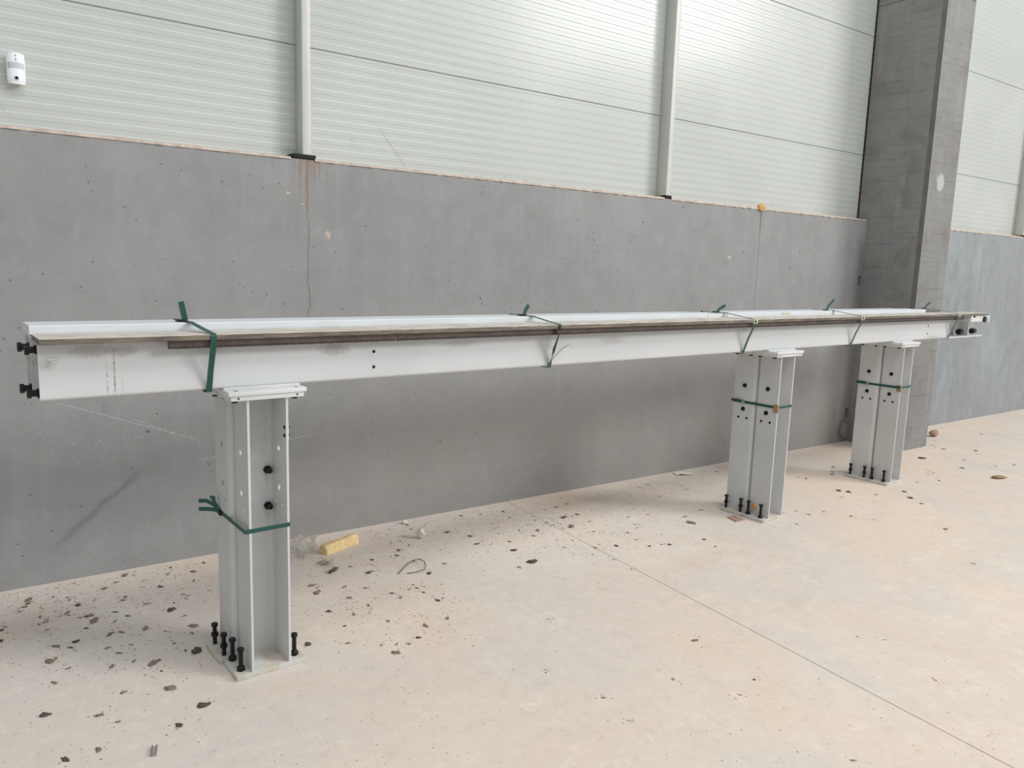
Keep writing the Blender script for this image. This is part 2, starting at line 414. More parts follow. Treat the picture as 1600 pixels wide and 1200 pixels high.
def rrect(x0, x1, y0, y1, r, seg=4):
    pts = []
    for cx, cy, a0 in ((x1-r, y1-r, 0), (x0+r, y1-r, PI/2), (x0+r, y0+r, PI), (x1-r, y0+r, 3*PI/2)):
        for i in range(seg+1):
            a = a0+PI/2*i/seg; pts.append((cx+r*math.cos(a), cy+r*math.sin(a)))
    return pts

# ================================================================ SETTING
# ---- floor: screed slabs divided by saw-cut joints
fl = MB().box(-7, 18, -13, .4, -.30, -.012).build('floor', 'groove')
tag(fl, 'pale beige dusty screed floor with thin saw-cut joints', None, None, 'structure')
JX = (-5.6, -1.42, 2.775, 6.865, 11.0)
def joint_x(k, y): return JX[k]+.060*y
XS = [None]+list(range(len(JX)))+[None]
for i in range(len(XS)-1):
    def ex(k, y, side):
        if k is None: return (-7 if side < 0 else 18)
        return joint_x(k, y)+(.0022 if side < 0 else -.0022)
    yv = (-13, .4)
    vs = []
    for z in (-.14, 0.):
        for y in yv: vs += [(ex(XS[i], y, -1), y, z), (ex(XS[i+1], y, 1), y, z)]
    MB().add(vs, [(0,2,3,1),(4,5,7,6),(0,1,5,4),(2,6,7,3),(0,4,6,2),(1,3,7,5)]).build('floor_slab', 'floor', fl)

# ---- low concrete wall
WT = 2.012
wb = tag(empty('wall_back'), 'long grey cast concrete wall with rust runs and air holes', None, None, 'structure')
def concrete_panel(xs, zs, omit, mat, y1=.17):
    mb = MB()
    for i in range(len(xs)-1):
        for j in range(len(zs)-1):
            x0, x1, z0, z1 = xs[i], xs[i+1], zs[j], zs[j+1]
            if (i, j) in omit:
                d = omit[(i, j)]; cx, cz = (x0+x1)/2, (z0+z1)/2; k = .7
                a = [(x0, 0, z0), (x1, 0, z0), (x1, 0, z1), (x0, 0, z1)]
                b = [(cx+(x-cx)*k, d, cz+(z-cz)*k) for x, _, z in a]
                mb.add(a+b, [(0, 1, 5, 4), (1, 2, 6, 5), (2, 3, 7, 6), (3, 0, 4, 7)], 0); mb.add(b, [(0, 1, 2, 3)], 1)
            else: mb.add([(x0, 0, z0), (x1, 0, z0), (x1, 0, z1), (x0, 0, z1)], [(0, 1, 2, 3)])
    X0, X1, Z0, Z1 = xs[0], xs[-1], zs[0], zs[-1]
    mb.add([(X0, 0, Z1), (X1, 0, Z1), (X1, y1, Z1), (X0, y1, Z1), (X0, 0, Z0), (X1, 0, Z0), (X1, y1, Z0), (X0, y1, Z0)],
           [(0, 1, 2, 3), (0, 3, 7, 4), (1, 5, 6, 2), (2, 6, 7, 3), (4, 7, 6, 5)])
    return mb.build('concrete_panel', [mat, 'dark'], wb, sharp=20)
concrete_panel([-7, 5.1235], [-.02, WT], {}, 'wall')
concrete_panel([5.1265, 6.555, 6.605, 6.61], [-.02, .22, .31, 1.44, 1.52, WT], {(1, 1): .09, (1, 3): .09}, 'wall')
concrete_panel([7.10, 18], [-.02, WT], {}, 'wall_r')
# rough mortar bead along the top edge of the wall
rnd = random.Random(4)
def bead(x0, x1, n):
    vs = []; fs = []
    for i in range(n+1):
        x = x0+(x1-x0)*i/n; h = .010+.006*mnoise.noise(Vector((x*6, 0, 3)))+.005*mnoise.noise(Vector((x*37, 1, 3))); p = -.004+.007*mnoise.noise(Vector((x*23, 4, 0)))
        vs += [(x, p, WT-.006), (x, p-.001, WT+h*.6), (x, .02, WT+h), (x, .10, WT+h), (x, .10, WT)]
    for i in range(n):
        for k in range(4): a = i*5+k; fs.append((a, a+1, a+6, a+5))
    MB().add(vs, fs).build('mortar_bead', 'mortar', wb, sharp=60)
bead(-7, 1.375, 300); bead(1.50, 4.045, 160); bead(4.115, 6.59, 150); bead(7.1, 9.74, 100)
mb = MB(); bm = bmesh.new(); bmesh.ops.create_icosphere(bm, subdivisions=2, radius=1)
for v in bm.verts:
    k = 1+.5*mnoise.noise(v.co*1.9); v.co = Vector((5.115+v.co.x*.045*k, -.002+v.co.y*.02*k, 2.025+v.co.z*.028*k))
mb.add([v.co for v in bm.verts], [[v.index for v in f.verts] for f in bm.faces]); bm.free()
mb.build('foam_blob', 'ofoam', wb)

# ---- concrete pillar
PX0, PX1, PY0, PY1, ch = 6.612, 7.105, -.494, .17, .028
prof = [(PX0, PY1), (PX0, PY0+ch), (PX0+ch, PY0), (PX1-.012, PY0), (PX1, PY0+.012), (PX1, PY1)]
n = len(prof); mb = MB(); zs = [-.02, 1.2, 2.5, 3.83, 6.5]
for a, b in zip(zs[:-1], zs[1:]):
    for i in range(n):
        j = (i+1) % n
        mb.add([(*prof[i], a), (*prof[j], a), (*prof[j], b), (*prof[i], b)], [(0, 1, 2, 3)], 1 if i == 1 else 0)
mb.add([(*p, 6.5) for p in prof], [tuple(range(n))])
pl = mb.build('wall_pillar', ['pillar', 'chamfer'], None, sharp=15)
tag(pl, 'square cast concrete pillar projecting from the wall', None, None, 'structure')
MB().box(6.6045, 6.6135, .088, .16, -.01, 6.5).build('joint_gap', 'dark', pl)

# ---- ribbed cladding panels above the wall
wu = tag(empty('wall_upper'), 'pale ribbed metal cladding panels above the concrete wall', None, None, 'structure')
YP = .10
def clad_mesh(x0, x1, z0, z1):
    pitch = .05; pts = []; z = z0+.0012; pts.append((z+.0, .004)); pts.append((z+.003, 0))
    zz = z0+.04
    while zz < z1-.045:
        pts += [(zz-.0020, 0), (zz+.0020, .0013), (zz+.0230, .0013), (zz+.0270, 0)]; zz += pitch
    pts += [(z1-.0042, 0), (z1-.0012, .004)]
    vs = []; fs = []
    for (zc, d) in pts: vs += [(x0, YP+d, zc), (x1, YP+d, zc)]
    for i in range(len(pts)-1): fs.append((2*i, 2*i+1, 2*i+3, 2*i+2))
    b = len(vs); a0, a1 = pts[0][0], pts[-1][0]
    vs += [(x0, YP+.08, a0), (x1, YP+.08, a0), (x0, YP+.08, a1), (x1, YP+.08, a1)]
    L = 2*(len(pts)-1)
    fs += [(b, b+1, 1, 0), (L, L+1, b+3, b+2), (b, b+2, b+3, b+1)]
    mb = MB().add(vs, fs); return mb
for (x0, x1) in ((-7, 1.459), (1.461, 4.082), (4.084, 6.604), (7.10, 9.77), (9.775, 18)):
    for (z0, z1) in ((2.0, 2.585), (2.585, 3.585), (3.585, 4.585), (4.585, 6.5)):
        clad_mesh(x0, x1, z0, z1).build('cladding_panel', 'clad', wu, sharp=5)

# ---- steel posts carrying the cladding
POSTS = ((1.438, 1.482), (4.060, 4.104), (9.752, 9.798))
for k, (x0, x1) in enumerate(POSTS):
    lab = ('slim grey steel post above the rust run on the wall', 'slim grey steel post midway between the rust run and the pillar', 'slim grey steel post beyond the concrete pillar at frame edge')[k]
    r = empty('trim_%d' % (k+1), (x0, 0, 2.03)); tag(r, lab, None, None, 'structure')
    mb = MB().prism(rrect(x0, x1, .0, YP-.0005, .004, 2), 2, 2.036, 6.5)
    mb.build('post', 'post', r, (x0, 0, 2.03))
    MB().box(x0+.012, x1+.012, -.001+.03, .09, 2.04, 6.5).build('flange_lip', 'post', r, (x0, 0, 2.03))
    if k == 0: MB().box(1.384, 1.506, -.006, .09, 2.014, 2.036, .003).build('base_pad', 'dark', r, (x0, 0, 2.03))
    else: MB().box(x0-.004, x1+.012, -.004, .09, 2.018, 2.036, .003).build('base_pad', 'dark', r, (x0, 0, 2.03))

# ================================================================ GANTRY RAILS
PHI, GY = math.radians(2.968), -1.18186
GM = Matrix.Translation((0, GY, 0)) @ Matrix.Rotation(PHI, 4, 'Z')
def groot(name, u, y, z):
    o = empty(name, GM @ Vector((u, y, z)), PHI); return o

def hexbolt_v(mb, x, y, z0, ztop, r=.0080, hr=.0135, hh=.011, rot=0.):
    mb.cyl((x, y, z0), (0, 0, 1), r, ztop-z0-hh, 12)
    mb.cyl((x, y, ztop-hh), (0, 0, 1), hr, hh*.8, 6, None, rot); mb.cyl((x, y, ztop-hh*.2), (0, 0, 1), hr*.95, hh*.2, 12, hr*.82)

FW, TH, HB, HT = .147, .0085, .020, 1.021   # channel width, thickness, base plate thickness, underside of top plate
def channel_profile(sgn, depth):
    w = FW/2; r = .024; ri = r-TH; seg = 6
    out = []; inn = []
    # web at y=0, flanges towards sgn*y ; build in +depth then mirror
    out.append((-w, depth)); out.append((-w, r))
    for i in range(1, seg+1):
        a = PI+PI/2*i/seg; out.append((-w+r+r*math.cos(a), r+r*math.sin(a)))
    out.append((w-r, 0))
    for i in range(1, seg+1):
        a = 3*PI/2+PI/2*i/seg; out.append((w-r+r*math.cos(a), r+r*math.sin(a)))
    out.append((w, depth)); out.append((w-TH, depth)); 
    for i in range(seg+1):
        a = 2*PI-PI/2*i/seg; inn.append((w-r+ri*math.cos(a), r+ri*math.sin(a)))
    for i in range(seg+1):
        a = 3*PI/2-PI/2*i/seg; inn.append((-w+r+ri*math.cos(a), r+ri*math.sin(a)))
    pts = out+inn+[(-w+TH, depth)]
    return [(x, y*sgn) for x, y in pts]

def boolean_holes(ob, cutters):
    """real through-holes in a mesh (modifier evaluated and stored)"""
    cut = cutters.mesh('cut', 'dark'); co = link('cut', cut)
    bpy.context.view_layer.update(); co.matrix_world = ob.matrix_world.copy()
    md = ob.modifiers.new('b', 'BOOLEAN'); md.object = co; md.operation = 'DIFFERENCE'; md.solver = 'EXACT'
    bpy.context.view_layer.update()
    dg = bpy.context.evaluated_depsgraph_get()
    me = bpy.data.meshes.new_from_object(ob.evaluated_get(dg))
    ob.modifiers.clear(); ob.data = me
    bpy.data.objects.remove(co, do_unlink=True)

COLS = (.8256, 4.0176, 5.5537)
def column(P, k, front):
    sg = -1 if front else 1
    off = 0. if front else (-.014, -.002, -.007)[k]
    pos = ('nearest', 'middle', 'farthest')[k]
    rear = 'grey steel channel column turned to the wall, behind the %s pair of columns' 
    lab = {(0, 1): 'open grey steel channel column facing the viewer, nearest the camera, under front rail',
           (0, 0): 'grey steel channel column backed against the nearest open column, on the wall side',
           (1, 1): 'front grey channel column of the middle pair, beside orange plug and brown board',
           (1, 0): 'rear grey channel column of the middle pair, on the wall side',
           (2, 1): 'front grey channel column of the farthest pair, in front of concrete pillar',
           (2, 0): 'rear grey channel column of the farthest pair, next to concrete pillar'}[(k, int(front))]
    r = groot('support_column', P+off, 0, 0); tag(r, lab, 'column', 'gantry support columns strapped in pairs')
    Y = lambda y: sg*y
    def bx(mb, x0, x1, y0, y1, z0, z1, b=.0012):
        a, c = sorted((Y(y0), Y(y1))); mb.box(x0, x1, a, c, z0, z1, b); return mb
    y0 = .0015
    ch = MB().prism([(x, y+sg*y0) for x, y in channel_profile(sg, .155)], 2, HB, HT)
    cho = ch.build('channel', 'col', r)
    if k == 0:
        cu = MB()
        for z in (.822, .674):
            cu.cyl((-.12, Y(.082), z), (1, 0, 0), .0115, .24, 16)
        for y, z in ((.052, .615), (.112, .615)):
            cu.cyl((-.12, Y(y), z), (1, 0, 0), .0055, .24, 12)
        boolean_holes(cho, cu)
        cho.data.polygons.foreach_set('use_smooth', [True]*len(cho.data.polygons)); cho.data.set_sharp_from_angle(angle=math.radians(32))
    else:
        for z in (.818, .670):
            MB().cyl((-FW/2-.0065, Y(.082), z), (1, 0, 0), .0125, .0065, 18, .0135).build('bolt_head', 'black', r)
        for y in (.052, .112):
            MB().cyl((-FW/2-.002, Y(y), .615), (1, 0, 0), .0075, .002, 14).build('set_screw', 'black', r)
    bx(MB(), -.128, .128, .0015, .157, 0, HB).build('base_plate', 'dusty', r)
    bx(MB(), -.1295, .1295, .002, .166, HT, HT+.0175).build('top_plate', 'plate', r)
    ys = (.028, .118) if front else (.027, .136)
    for sx in (-1, 1):
        for i, y in enumerate(ys):
            top = .106 if front else (.108, .104)[i]
            mb = MB(); hexbolt_v(mb, sx*.101, Y(y), .0085 if front else .021, top, rot=.3+i)
            b = mb.build('levelling_bolt', 'black', r)
            zn = .021 if front else .052
            MB().cyl((sx*.101, Y(y), zn), (0, 0, 1), .0150 if front else .0140, .013, 6, None, .5*i).build('nut', 'black', b)
            if front: MB().cyl((sx*.101, Y(y), zn+.013), (0, 0, 1), .0125, .004, 14, .0095).build('washer', 'black', b)
        for y in (.032, .132):
            MB().cyl((sx*.107, Y(y), HT-.010), (0, 0, 1), .0105, .010, 14).build('bolt_head', 'black', r)
        MB().cyl((sx*.104, Y(.166)+.0*sg, HT+.009), (0, sg, 0), .0034, .001, 10).build('set_screw', 'black', r)
    if k == 0 and front:
        for sx in (-1, 1):
            for z in (.7275, .589):
                mb = MB(); mb.cyl((sx*.047, -TH-.0015, z), (0, -1, 0), .0155, .011, 6); mb.cyl((sx*.047, -TH-.012, z), (0, -1, 0), .0095, .022, 12)
                mb.build('web_bolt', 'black', r)
        w = FW/2
        MB().box(w, w+.004, -.150, -.118, .866, .925, .001).build('cable_clip_plate', 'white', r)
        for z in (.880, .910):
            MB().cyl((w+.004, -.143, z), (1, 0, 0), .006, .004, 10).build('clip_screw', 'black', r)
            MB().cyl((w-TH, -.143, z), (-1, 0, 0), .006, .004, 10).build('clip_screw', 'black', r)
    return r
for k, P in enumerate(COLS):
    column(P, k, True); column(P, k, False)

# ---- rail beams
ZB = 1.0565                      # underside of beam body / top of mounting pads
TOPP = HT+.0175                  # top of the column top plates
def ubolt(parent, u, y, z, off, length=.026):
    mb = MB(); mb.cyl((u, y, z), (-1, 0, 0), .0105, length, 12); mb.cyl((u-length, y, z), (-1, 0, 0), .0150, .012, 6)
    b = mb.build('end_bolt', 'black', parent, off)
    MB().cyl((u-.001, y, z), (-1, 0, 0), .0145, .011, 6, None, .3).build('nut', 'black', b, off)

def mount_plates(r, off, sg, shift):
    for k, P in enumerate(COLS):
        s = shift[k]
        a, c = sorted((sg*.0025, sg*.172))
        MB().box(P-.139+s, P+.137+s, a, c, TOPP+.0006, TOPP+.0156, .0014).build('mounting_plate', 'plate', r, off)
        a, c = sorted((sg*.004, sg*.112))
        MB().box(P-.134+s, P+.136+s, a, c, TOPP+.0156, ZB+.003, .001).build('weld_pad', 'plate', r, off)
        for sx in (-1, 1):
            MB().cyl((P+sx*.107+s, sg*.148, TOPP+.0152), (0, 0, 1), .006, .0012, 10).build('bolt_tip', 'black', r, off)

# front rail
U0, U1 = .152, 6.30
O1 = (U0, 0, 1.05)
fr = groot('gantry_rail', *O1)
tag(fr, 'long pale grey steel rail beam with toothed rack along its front, on channel columns', 'rail beam', 'pair of gantry rails strapped back to back')
BT = 1.236
outer = rrect(-.100, -.002, ZB, BT, .011, 4); inner = rrect(-.094, -.008, ZB+.006, BT-.006, .005, 4)
MB().ring_prism(outer, inner, 0, U0, U1).build('beam', 'beam', fr, O1)
MB().box(U0+.010, U0+.022, -.094, -.008, ZB+.006, BT-.006).build('end_plate', 'col', fr, O1)
for z in (1.209, 1.076): ubolt(fr, U0+.010, -.052, z, O1)
# open far end of the beam: back web, bottom flange, joint nuts
MB().box(U1-.02, 6.82, -.014, -.004, ZB+.002, BT-.002).build('end_web', 'beam', fr, O1)
MB().box(U1-.02, 6.93, -.105, -.004, ZB-.001, ZB+.007).build('end_flange', 'plate', fr, O1)
MB().box(6.70, 6.712, -.085, -.014, ZB+.007, BT-.06).build('end_stiffener', 'plate', fr, O1)
for u in (6.60, 6.845):
    mb = MB(); mb.cyl((u-.028, -.062, 1.096), (1, 0, 0), .024, .056, 6); mb.cyl((u-.05, -.062, 1.094), (1, 0, 0), .006, .10, 10)
    mb.build('joint_nut', 'black', fr, O1)
# rail plate: dusty top, tarnished edge
mb = MB(); rp = [(-.170, 1.2350), (-.170, 1.2500), (-.1685, 1.2515), (-.003, 1.2515), (-.003, 1.2365), (-.167, 1.2335)]
n = len(rp); a0, a1 = .1495, 6.845; NS = 40
for i in range(NS):
    ua, ub = a0+(a1-a0)*i/NS, a0+(a1-a0)*(i+1)/NS
    for q in range(n):
        p0, p1 = rp[q], rp[(q+1) % n]
        mb.add([(ua, *p0), (ub, *p0), (ub, *p1), (ua, *p1)], [(0, 1, 2, 3)], 0 if q in (1, 2) else 1)
for a in (a0, a1): mb.add([(a, *p) for p in rp], [tuple(range(n))], 1)
mb.build('rail_plate', ['rail_top', 'rail_front'], fr, O1, 20)
# toothed rack in metre lengths
def rack_piece(u0, u1):
    pit = .00942; mb = MB(); prof = [(u0, 1.2335), (u0, 1.2050)]
    x = u0+.002
    while x+pit < u1-.001:
        prof += [(x, 1.2135), (x+.0038, 1.2135), (x+.0052, 1.2050), (x+.0082, 1.2050)]; x += pit
    prof += [(u1, 1.2135), (u1, 1.2335)]
    # strips so that no huge n-gon is needed
    top = [(u, 1.2335) for u, z in prof[1:-1]]
    low = prof[1:-1]
    for i in range(len(low)-1):
        (ua, za), (ub, zb) = low[i], low[i+1]
        if ub-ua > 1e-6:
            mb.add([(ua, -.150, za), (ub, -.150, zb), (ub, -.150, 1.2335), (ua, -.150, 1.2335)], [(0, 1, 2, 3)])
            mb.add([(ua, -.126, za), (ub, -.126, zb), (ub, -.126, 1.2335), (ua, -.126, 1.2335)], [(3, 2, 1, 0)])
        mb.add([(ua, -.150, za), (ub, -.150, zb), (ub, -.126, zb), (ua, -.126, za)], [(3, 2, 1, 0)])
    ue = low[-1][0]; uf = low[0][0]
    for q in (uf, ue): mb.add([(q, -.150, 1.2135 if q == ue else 1.2050), (q, -.126, 1.2135 if q == ue else 1.2050), (q, -.126, 1.2335), (q, -.150, 1.2335)], [(0, 1, 2, 3)])
    me = bpy.data.meshes.new('rack'); me.from_pydata([tuple(Vector(v)-Vector(O1)) for v in mb.v], [], mb.f); me.materials.append(M['rack']); me.update()
    return link('rack', me, fr)
RJ = [.511, 1.342, 2.352, 3.370, 4.38, 5.39, 6.44]
for a, b in zip(RJ[:-1], RJ[1:]): rack_piece(a+.0008, b-.0008)
# spacer between rack and beam face so the rack is carried
MB().box(RJ[0]+.01, RJ[-1]-.01, -.126, -.0995, 1.2160, 1.2335).build('rack_bar', 'rack', fr, O1)
for z in (1.162, 1.102):
    for u in (1.2667, 5.94):
        MB().cyl((u, -.1003, z), (0, -1, 0), .0062, .0012, 14).build('threaded_hole', 'black', fr, O1)
# end stop with rubber bumper under the rail end
es = MB().box(6.545, 6.862, -.158, -.03, 1.183, 1.2335, .002).build('end_stop', 'plate', fr, O1)
MB().box(6.862, 6.884, -.166, -.03, 1.176, 1.232, .002).build('end_stop_plate', 'white', es, O1)
MB().cyl((6.795, -.158, 1.199), (0, -1, 0), .024, .012, 20).build('bumper', 'black', es, O1)
MB().cyl((6.60, -.158, 1.224), (0, -1, 0), .009, .006, 6).build('stop_bolt', 'black', es, O1)
mount_plates(fr, O1, -1, (0, 0, 0))
# pencilled scrawl beside the beam end
mb = MB()
for pts in (((.171, 1.186), (.192, 1.190), (.207, 1.186)), ((.173, 1.180), (.182, 1.176), (.206, 1.181)), ((.172, 1.172), (.178, 1.166), (.186, 1.170), (.182, 1.176)), ((.190, 1.172), (.197, 1.169), (.205, 1.172)), ((.173, 1.162), (.181, 1.158))):
    mb.tube([(u, -.1002, z) for u, z in pts], .0007, 4)
mb.build('pencil_scrawl', 'tape', fr, O1)

# rear rail
O2 = (.145, 0, 1.05)
rr = groot('gantry_rail', *O2)
tag(rr, 'white painted steel rail beam standing behind the toothed one, on the wall side', 'rail beam', 'pair of gantry rails strapped back to back')
outer = rrect(.002, .116, ZB, 1.249, .011, 4); inner = rrect(.008, .110, ZB+.006, 1.243, .005, 4)
MB().ring_prism(outer, inner, 0, .145, 6.55).build('beam', 'beam', rr, O2)
MB().box(.155, .167, .008, .110, ZB+.006, 1.243).build('end_plate', 'col', rr, O2)
for z in (1.207, 1.076): ubolt(rr, .155, .060, z, O2)
tp = [(.001, 1.249), (.112, 1.249), (.135, 1.2545), (.160, 1.2555), (.160, 1.2745), (.157, 1.2775), (.004, 1.2775), (.001, 1.2745)]
MB().prism(tp, 0, .145, 3.42).build('cover_strip', 'white', rr, O2)
MB().prism([(y, z-(.0035 if z > 1.27 else 0)) for y, z in tp], 0, 3.424, 3.60).build('cover_strip', 'plate', rr, O2)
MB().prism([(y, z+(.0015 if z > 1.27 else 0)) for y, z in tp], 0, 3.606, 5.86).build('cover_strip', 'white', rr, O2)
MB().prism([(y, z-(.002 if z > 1.27 else 0)) for y, z in tp], 0, 5.863, 6.10).build('cover_strip', 'white', rr, O2)
MB().box(6.104, 6.50, .06, .165, 1.249, 1.262, .001).build('rail_plate', 'rail_front', rr, O2)
mount_plates(rr, O2, 1, (-.014, -.002, -.007))
MB().box(4.15, 4.24, -.0015, .001, 1.262, 1.274).build('paper_tag', 'protect', rr, O2)

# ---- green straps round the rails
def strap_loop(u, ur, label, tails, twist=0., w=.0195):
    """u: position along the rail at the front, ur: at the rear top"""
    o = groot('packing_strap', u, 0, 1.05); off = (u, 0, 1.05)
    g = .0016
    ys = [(-.101-g, ZB-.005-g, u), (-.130, 1.132, u), (-.1715-g, 1.232, u), (-.1715-g, 1.2475, u), (-.166, 1.2515+g, u),
          (-.10, 1.2605+g, u*.7+ur*.3), (-.001, 1.2780+g+.001, ur*.9+u*.1), (.08, 1.2780+g+.001, ur), (.158, 1.2775+g+.001, ur), (.162+g, 1.268, ur), (.140, 1.16, (u+ur)/2), (.118+g, ZB-.005-g, u), (.0, ZB-.005-g, u), (-.101-g, ZB-.005-g, u)]
    pts = [(uu, y, z) for y, z, uu in ys]
    dirs = []
    for i, p in enumerate(pts):
        d = Vector((1, 0, 0))
        if i in (1,): d = Vector((1, 0, 0)).lerp(Vector((.12, 1, -.4)), twist)
        if i in (2, 3) and twist: d = Vector((.5, .4, .2)) if i == 2 else Vector((.7, .3, 0))
        dirs.append(d)
    # subdivide for smooth twist
    P2, D2 = [], []
    for i in range(len(pts)-1):
        for s in range(4):
            t_ = s/4; P2.append(Vector(pts[i]).lerp(Vector(pts[i+1]), t_)); D2.append(dirs[i].lerp(dirs[i+1], t_))
    P2.append(Vector(pts[-1])); D2.append(dirs[-1])
    MB().ribbon(P2, D2, w).build('strap_band', 'strap', o, off, 60)
    # clasp and free tail on top of the rear rail
    a = Vector((ur, .05, 1.2815))
    MB().box(ur-.030, ur+.004, .036, .064, 1.2795, 1.2855, .001).build('clasp', 'black', o, off)
    for (du, dy, h, bend) in tails:
        tp_ = [a+Vector((du*s+bend*s*s, dy*s, h*s)) for s in (0, .12, .3, .5, .75, 1.)]
        MB().ribbon(tp_, [Vector((1, .0, 0))]*6 if h > .03 else Vector((0, 1, 0)), w).build('strap_tail', 'strap', o, off, 60)
    return tag(o, label, 'strap', 'green straps round the rails')
strap_loop(.6435, .615, 'flat green packing strap round the rails, nearest the beam end', [(-.012, .0, .066, 0)])
s2 = strap_loop(2.163, 2.13, 'twisted green packing strap with loose threads round the rails', [(.0, .0, .046, .025)], 1.0)
strap_loop(3.63, 3.57, 'green packing strap over a cream corner guard, just above the middle columns', [(.03, .0, .036, .045)])
strap_loop(4.822, 4.75, 'green packing strap round the rails between the middle and farthest columns', [(.04, .0, .07, .05)])
strap_loop(6.293, 6.19, 'green packing strap closest to the far end of the rails', [(.03, .0, .045, .05)])
for du, dz in ((0, 0), (.004, -.004)):
    q = [(2.168+du, -.112, 1.088), (2.19+du, -.122, 1.118+dz), (2.22+du, -.126, 1.142+dz), (2.255+du, -.130, 1.156+dz)]
    if du: q.append((2.285, -.132, 1.139))
    MB().tube(q, .0008, 4).build('loose_thread', 'strap', s2, (2.163, 0, 1.05))
# cream corner guards under the straps
for k, u in enumerate((3.632, 4.822, 6.293)):
    o = groot('corner_guard', u, -.17, 1.25); off = (u, -.17, 1.25); mb = MB()
    for du in (-.018, .004):
        mb.prism([(-.1735, 1.228), (-.1705, 1.228), (-.1705, 1.2516), (-.148, 1.2516), (-.148, 1.2545), (-.1735, 1.2545)], 0, u+du, u+du+.014)
    mb.box(u-.018, u+.018, -.165, -.150, 1.2520, 1.2540)
    mb.build('guard_shell', 'protect', o, off)
    tag(o, 'small cream plastic corner guard under the strap ' + ('by the middle columns', 'short of the farthest columns', 'at the far rail end')[k], 'corner guard', 'strap corner guards')

# ---- green straps round the columns
def column_strap(k, P, z, tilt, label, flat=True, guards=()):
    o = groot('packing_strap', P, 0, z); off = (P, 0, z); s = (-.014, -.002, -.007)[k]; w = FW/2; g = .0014
    yf, yr = -.1565-g, .1565+g
    c = [(-w-g, yr, s), (-w-g, .0, s*.5), (-w-g, yf, 0), (w+g, yf, 0), (w+g, .0, s*.5), (w+g, yr, s)]
    c.append(c[0])
    pts = []
    for i in range(len(c)-1):
        for t_ in (0, .5):
            a, b = Vector((c[i][0]+c[i][2], c[i][1], 0)), Vector((c[i+1][0]+c[i+1][2], c[i+1][1], 0)); q = a.lerp(b, t_); pts.append(Vector((P+q.x, q.y, z+tilt*q.x)))
    # leave the rear column's -x face slightly proud so that the band clears it
    for p in pts:
        if p.x < P-w+.01: p.x = P-w+min(0, s)-g
    pts.append(pts[0].copy())
    MB().ribbon(pts, Vector((0, 0, 1)), .0155).build('strap_band', 'strap', o, off, 40)
    xb = P-w+min(0, s)-.003; yb = .085 if k else .11
    MB().box(xb-.005, xb, yb-.014, yb+.014, z-.011, z+.011, .001).build('clasp', 'black' if k == 0 else 'galv', o, off)
    if k == 0:
        for (dz, fl) in ((.030, 1), (-.002, 1), (.045, .4)):
            q = [Vector((xb-.003, yb, z+.004)), Vector((xb-.018, yb+.012, z+.012+dz*.6)), Vector((xb-.035*fl-.006, yb+.03*fl, z+.014+dz)), Vector((xb-.055*fl-.008, yb+.05*fl, z+.012+dz))]
            MB().ribbon(q, Vector((0, .1, 1)), .0150).build('strap_tail', 'strap', o, off, 60)
    else:
        q = [Vector((xb-.003, yb, z+.002)), Vector((xb-.010, yb+.03, z+.006)), Vector((xb-.006, yr+.01, z+.004))]
        MB().ribbon(q, Vector((0, 0, 1)), .0155).build('strap_tail', 'strap', o, off, 60)
    return tag(o, label, 'strap', 'green straps round the columns')
column_strap(0, COLS[0], .552, .0, 'green strap with split tails round the nearest column pair')
column_strap(1, COLS[1], .714, .0, 'green strap round the middle pair of columns')
column_strap(2, COLS[2], .727, .0, 'green strap round the farthest pair of columns')
for k, lab in ((1, 'middle'), (2, 'farthest')):
    P = COLS[k]; z = (.714, .727)[k-1]; w = FW/2
    o = groot('corner_guard', P-w, -.157, z-.03); off = (P-w, -.157, z-.03)
    MB().prism([(P-w-.0050, -.130), (P-w-.0035, -.130), (P-w-.0035, -.1600), (P-w+.010, -.1600), (P-w+.010, -.1615), (P-w-.0050, -.1615)], 2, z-.03, z+.016).build('guard_shell', 'tan', o, off)
    tag(o, 'tan cardboard corner guard under the strap of the %s column pair' % lab, 'corner guard', 'cardboard corner guards')

# ================================================================ WALL SENSOR
sp = wall_at(25, 107, .055)
sr = empty('motion_sensor', (sp.x, YP, sp.z))
tag(sr, 'white plastic motion detector with camera lens on the ribbed cladding', 'motion detector')
HW, HH, DP = .0335, .0625, .050
mb = MB(); NU, NV = 16, 20; vs = []; fs = []
def sens_y(a, b):   # a,b in -1..1 -> front surface depth
    return -(DP*(1-.28*abs(a)**2.5-.10*abs(b)**4)+(.004 if b > 0 else 0)*b)
for j in range(NV+1):
    for i in range(NU+1):
        a = -1+2*i/NU; b = -1+2*j/NV
        w = HW*(1-.07*abs(b)**4); x = a*w; zc = b*HH*(1-.04*abs(a)**4)
        vs.append((x, sens_y(a, b), zc))
idx = lambda i, j: j*(NU+1)+i
for j in range(NV):
    for i in range(NU): fs.append((idx(i, j), idx(i+1, j), idx(i+1, j+1), idx(i, j+1)))
per = [idx(i, 0) for i in range(NU)]+[idx(NU, j) for j in range(NV)]+[idx(i, NV) for i in range(NU, 0, -1)]+[idx(0, j) for j in range(NV, 0, -1)]
b0 = len(vs)
for p in per: vs.append((vs[p][0]*.86, 0, vs[p][2]*.9+(.006 if vs[p][2] < 0 else 0)))
for q in range(len(per)):
    k = (q+1) % len(per); fs.append((per[k], per[q], b0+q, b0+k))
fs.append(tuple(b0+q for q in range(len(per)-1, -1, -1)))
mb.add(vs, fs); mb.build('sensor_body', 'sensor', sr, sharp=50)
vs = []; fs = []
for j in range(7):
    for i in range(13):
        a = -.86+1.72*i/12; b = -.02+.36*j/6+.05*(1-a*a)
        vs.append((a*HW, sens_y(a, b)-.0012, b*HH))
for j in range(6):
    for i in range(12): q = j*13+i; fs.append((q, q+1, q+14, q+13))
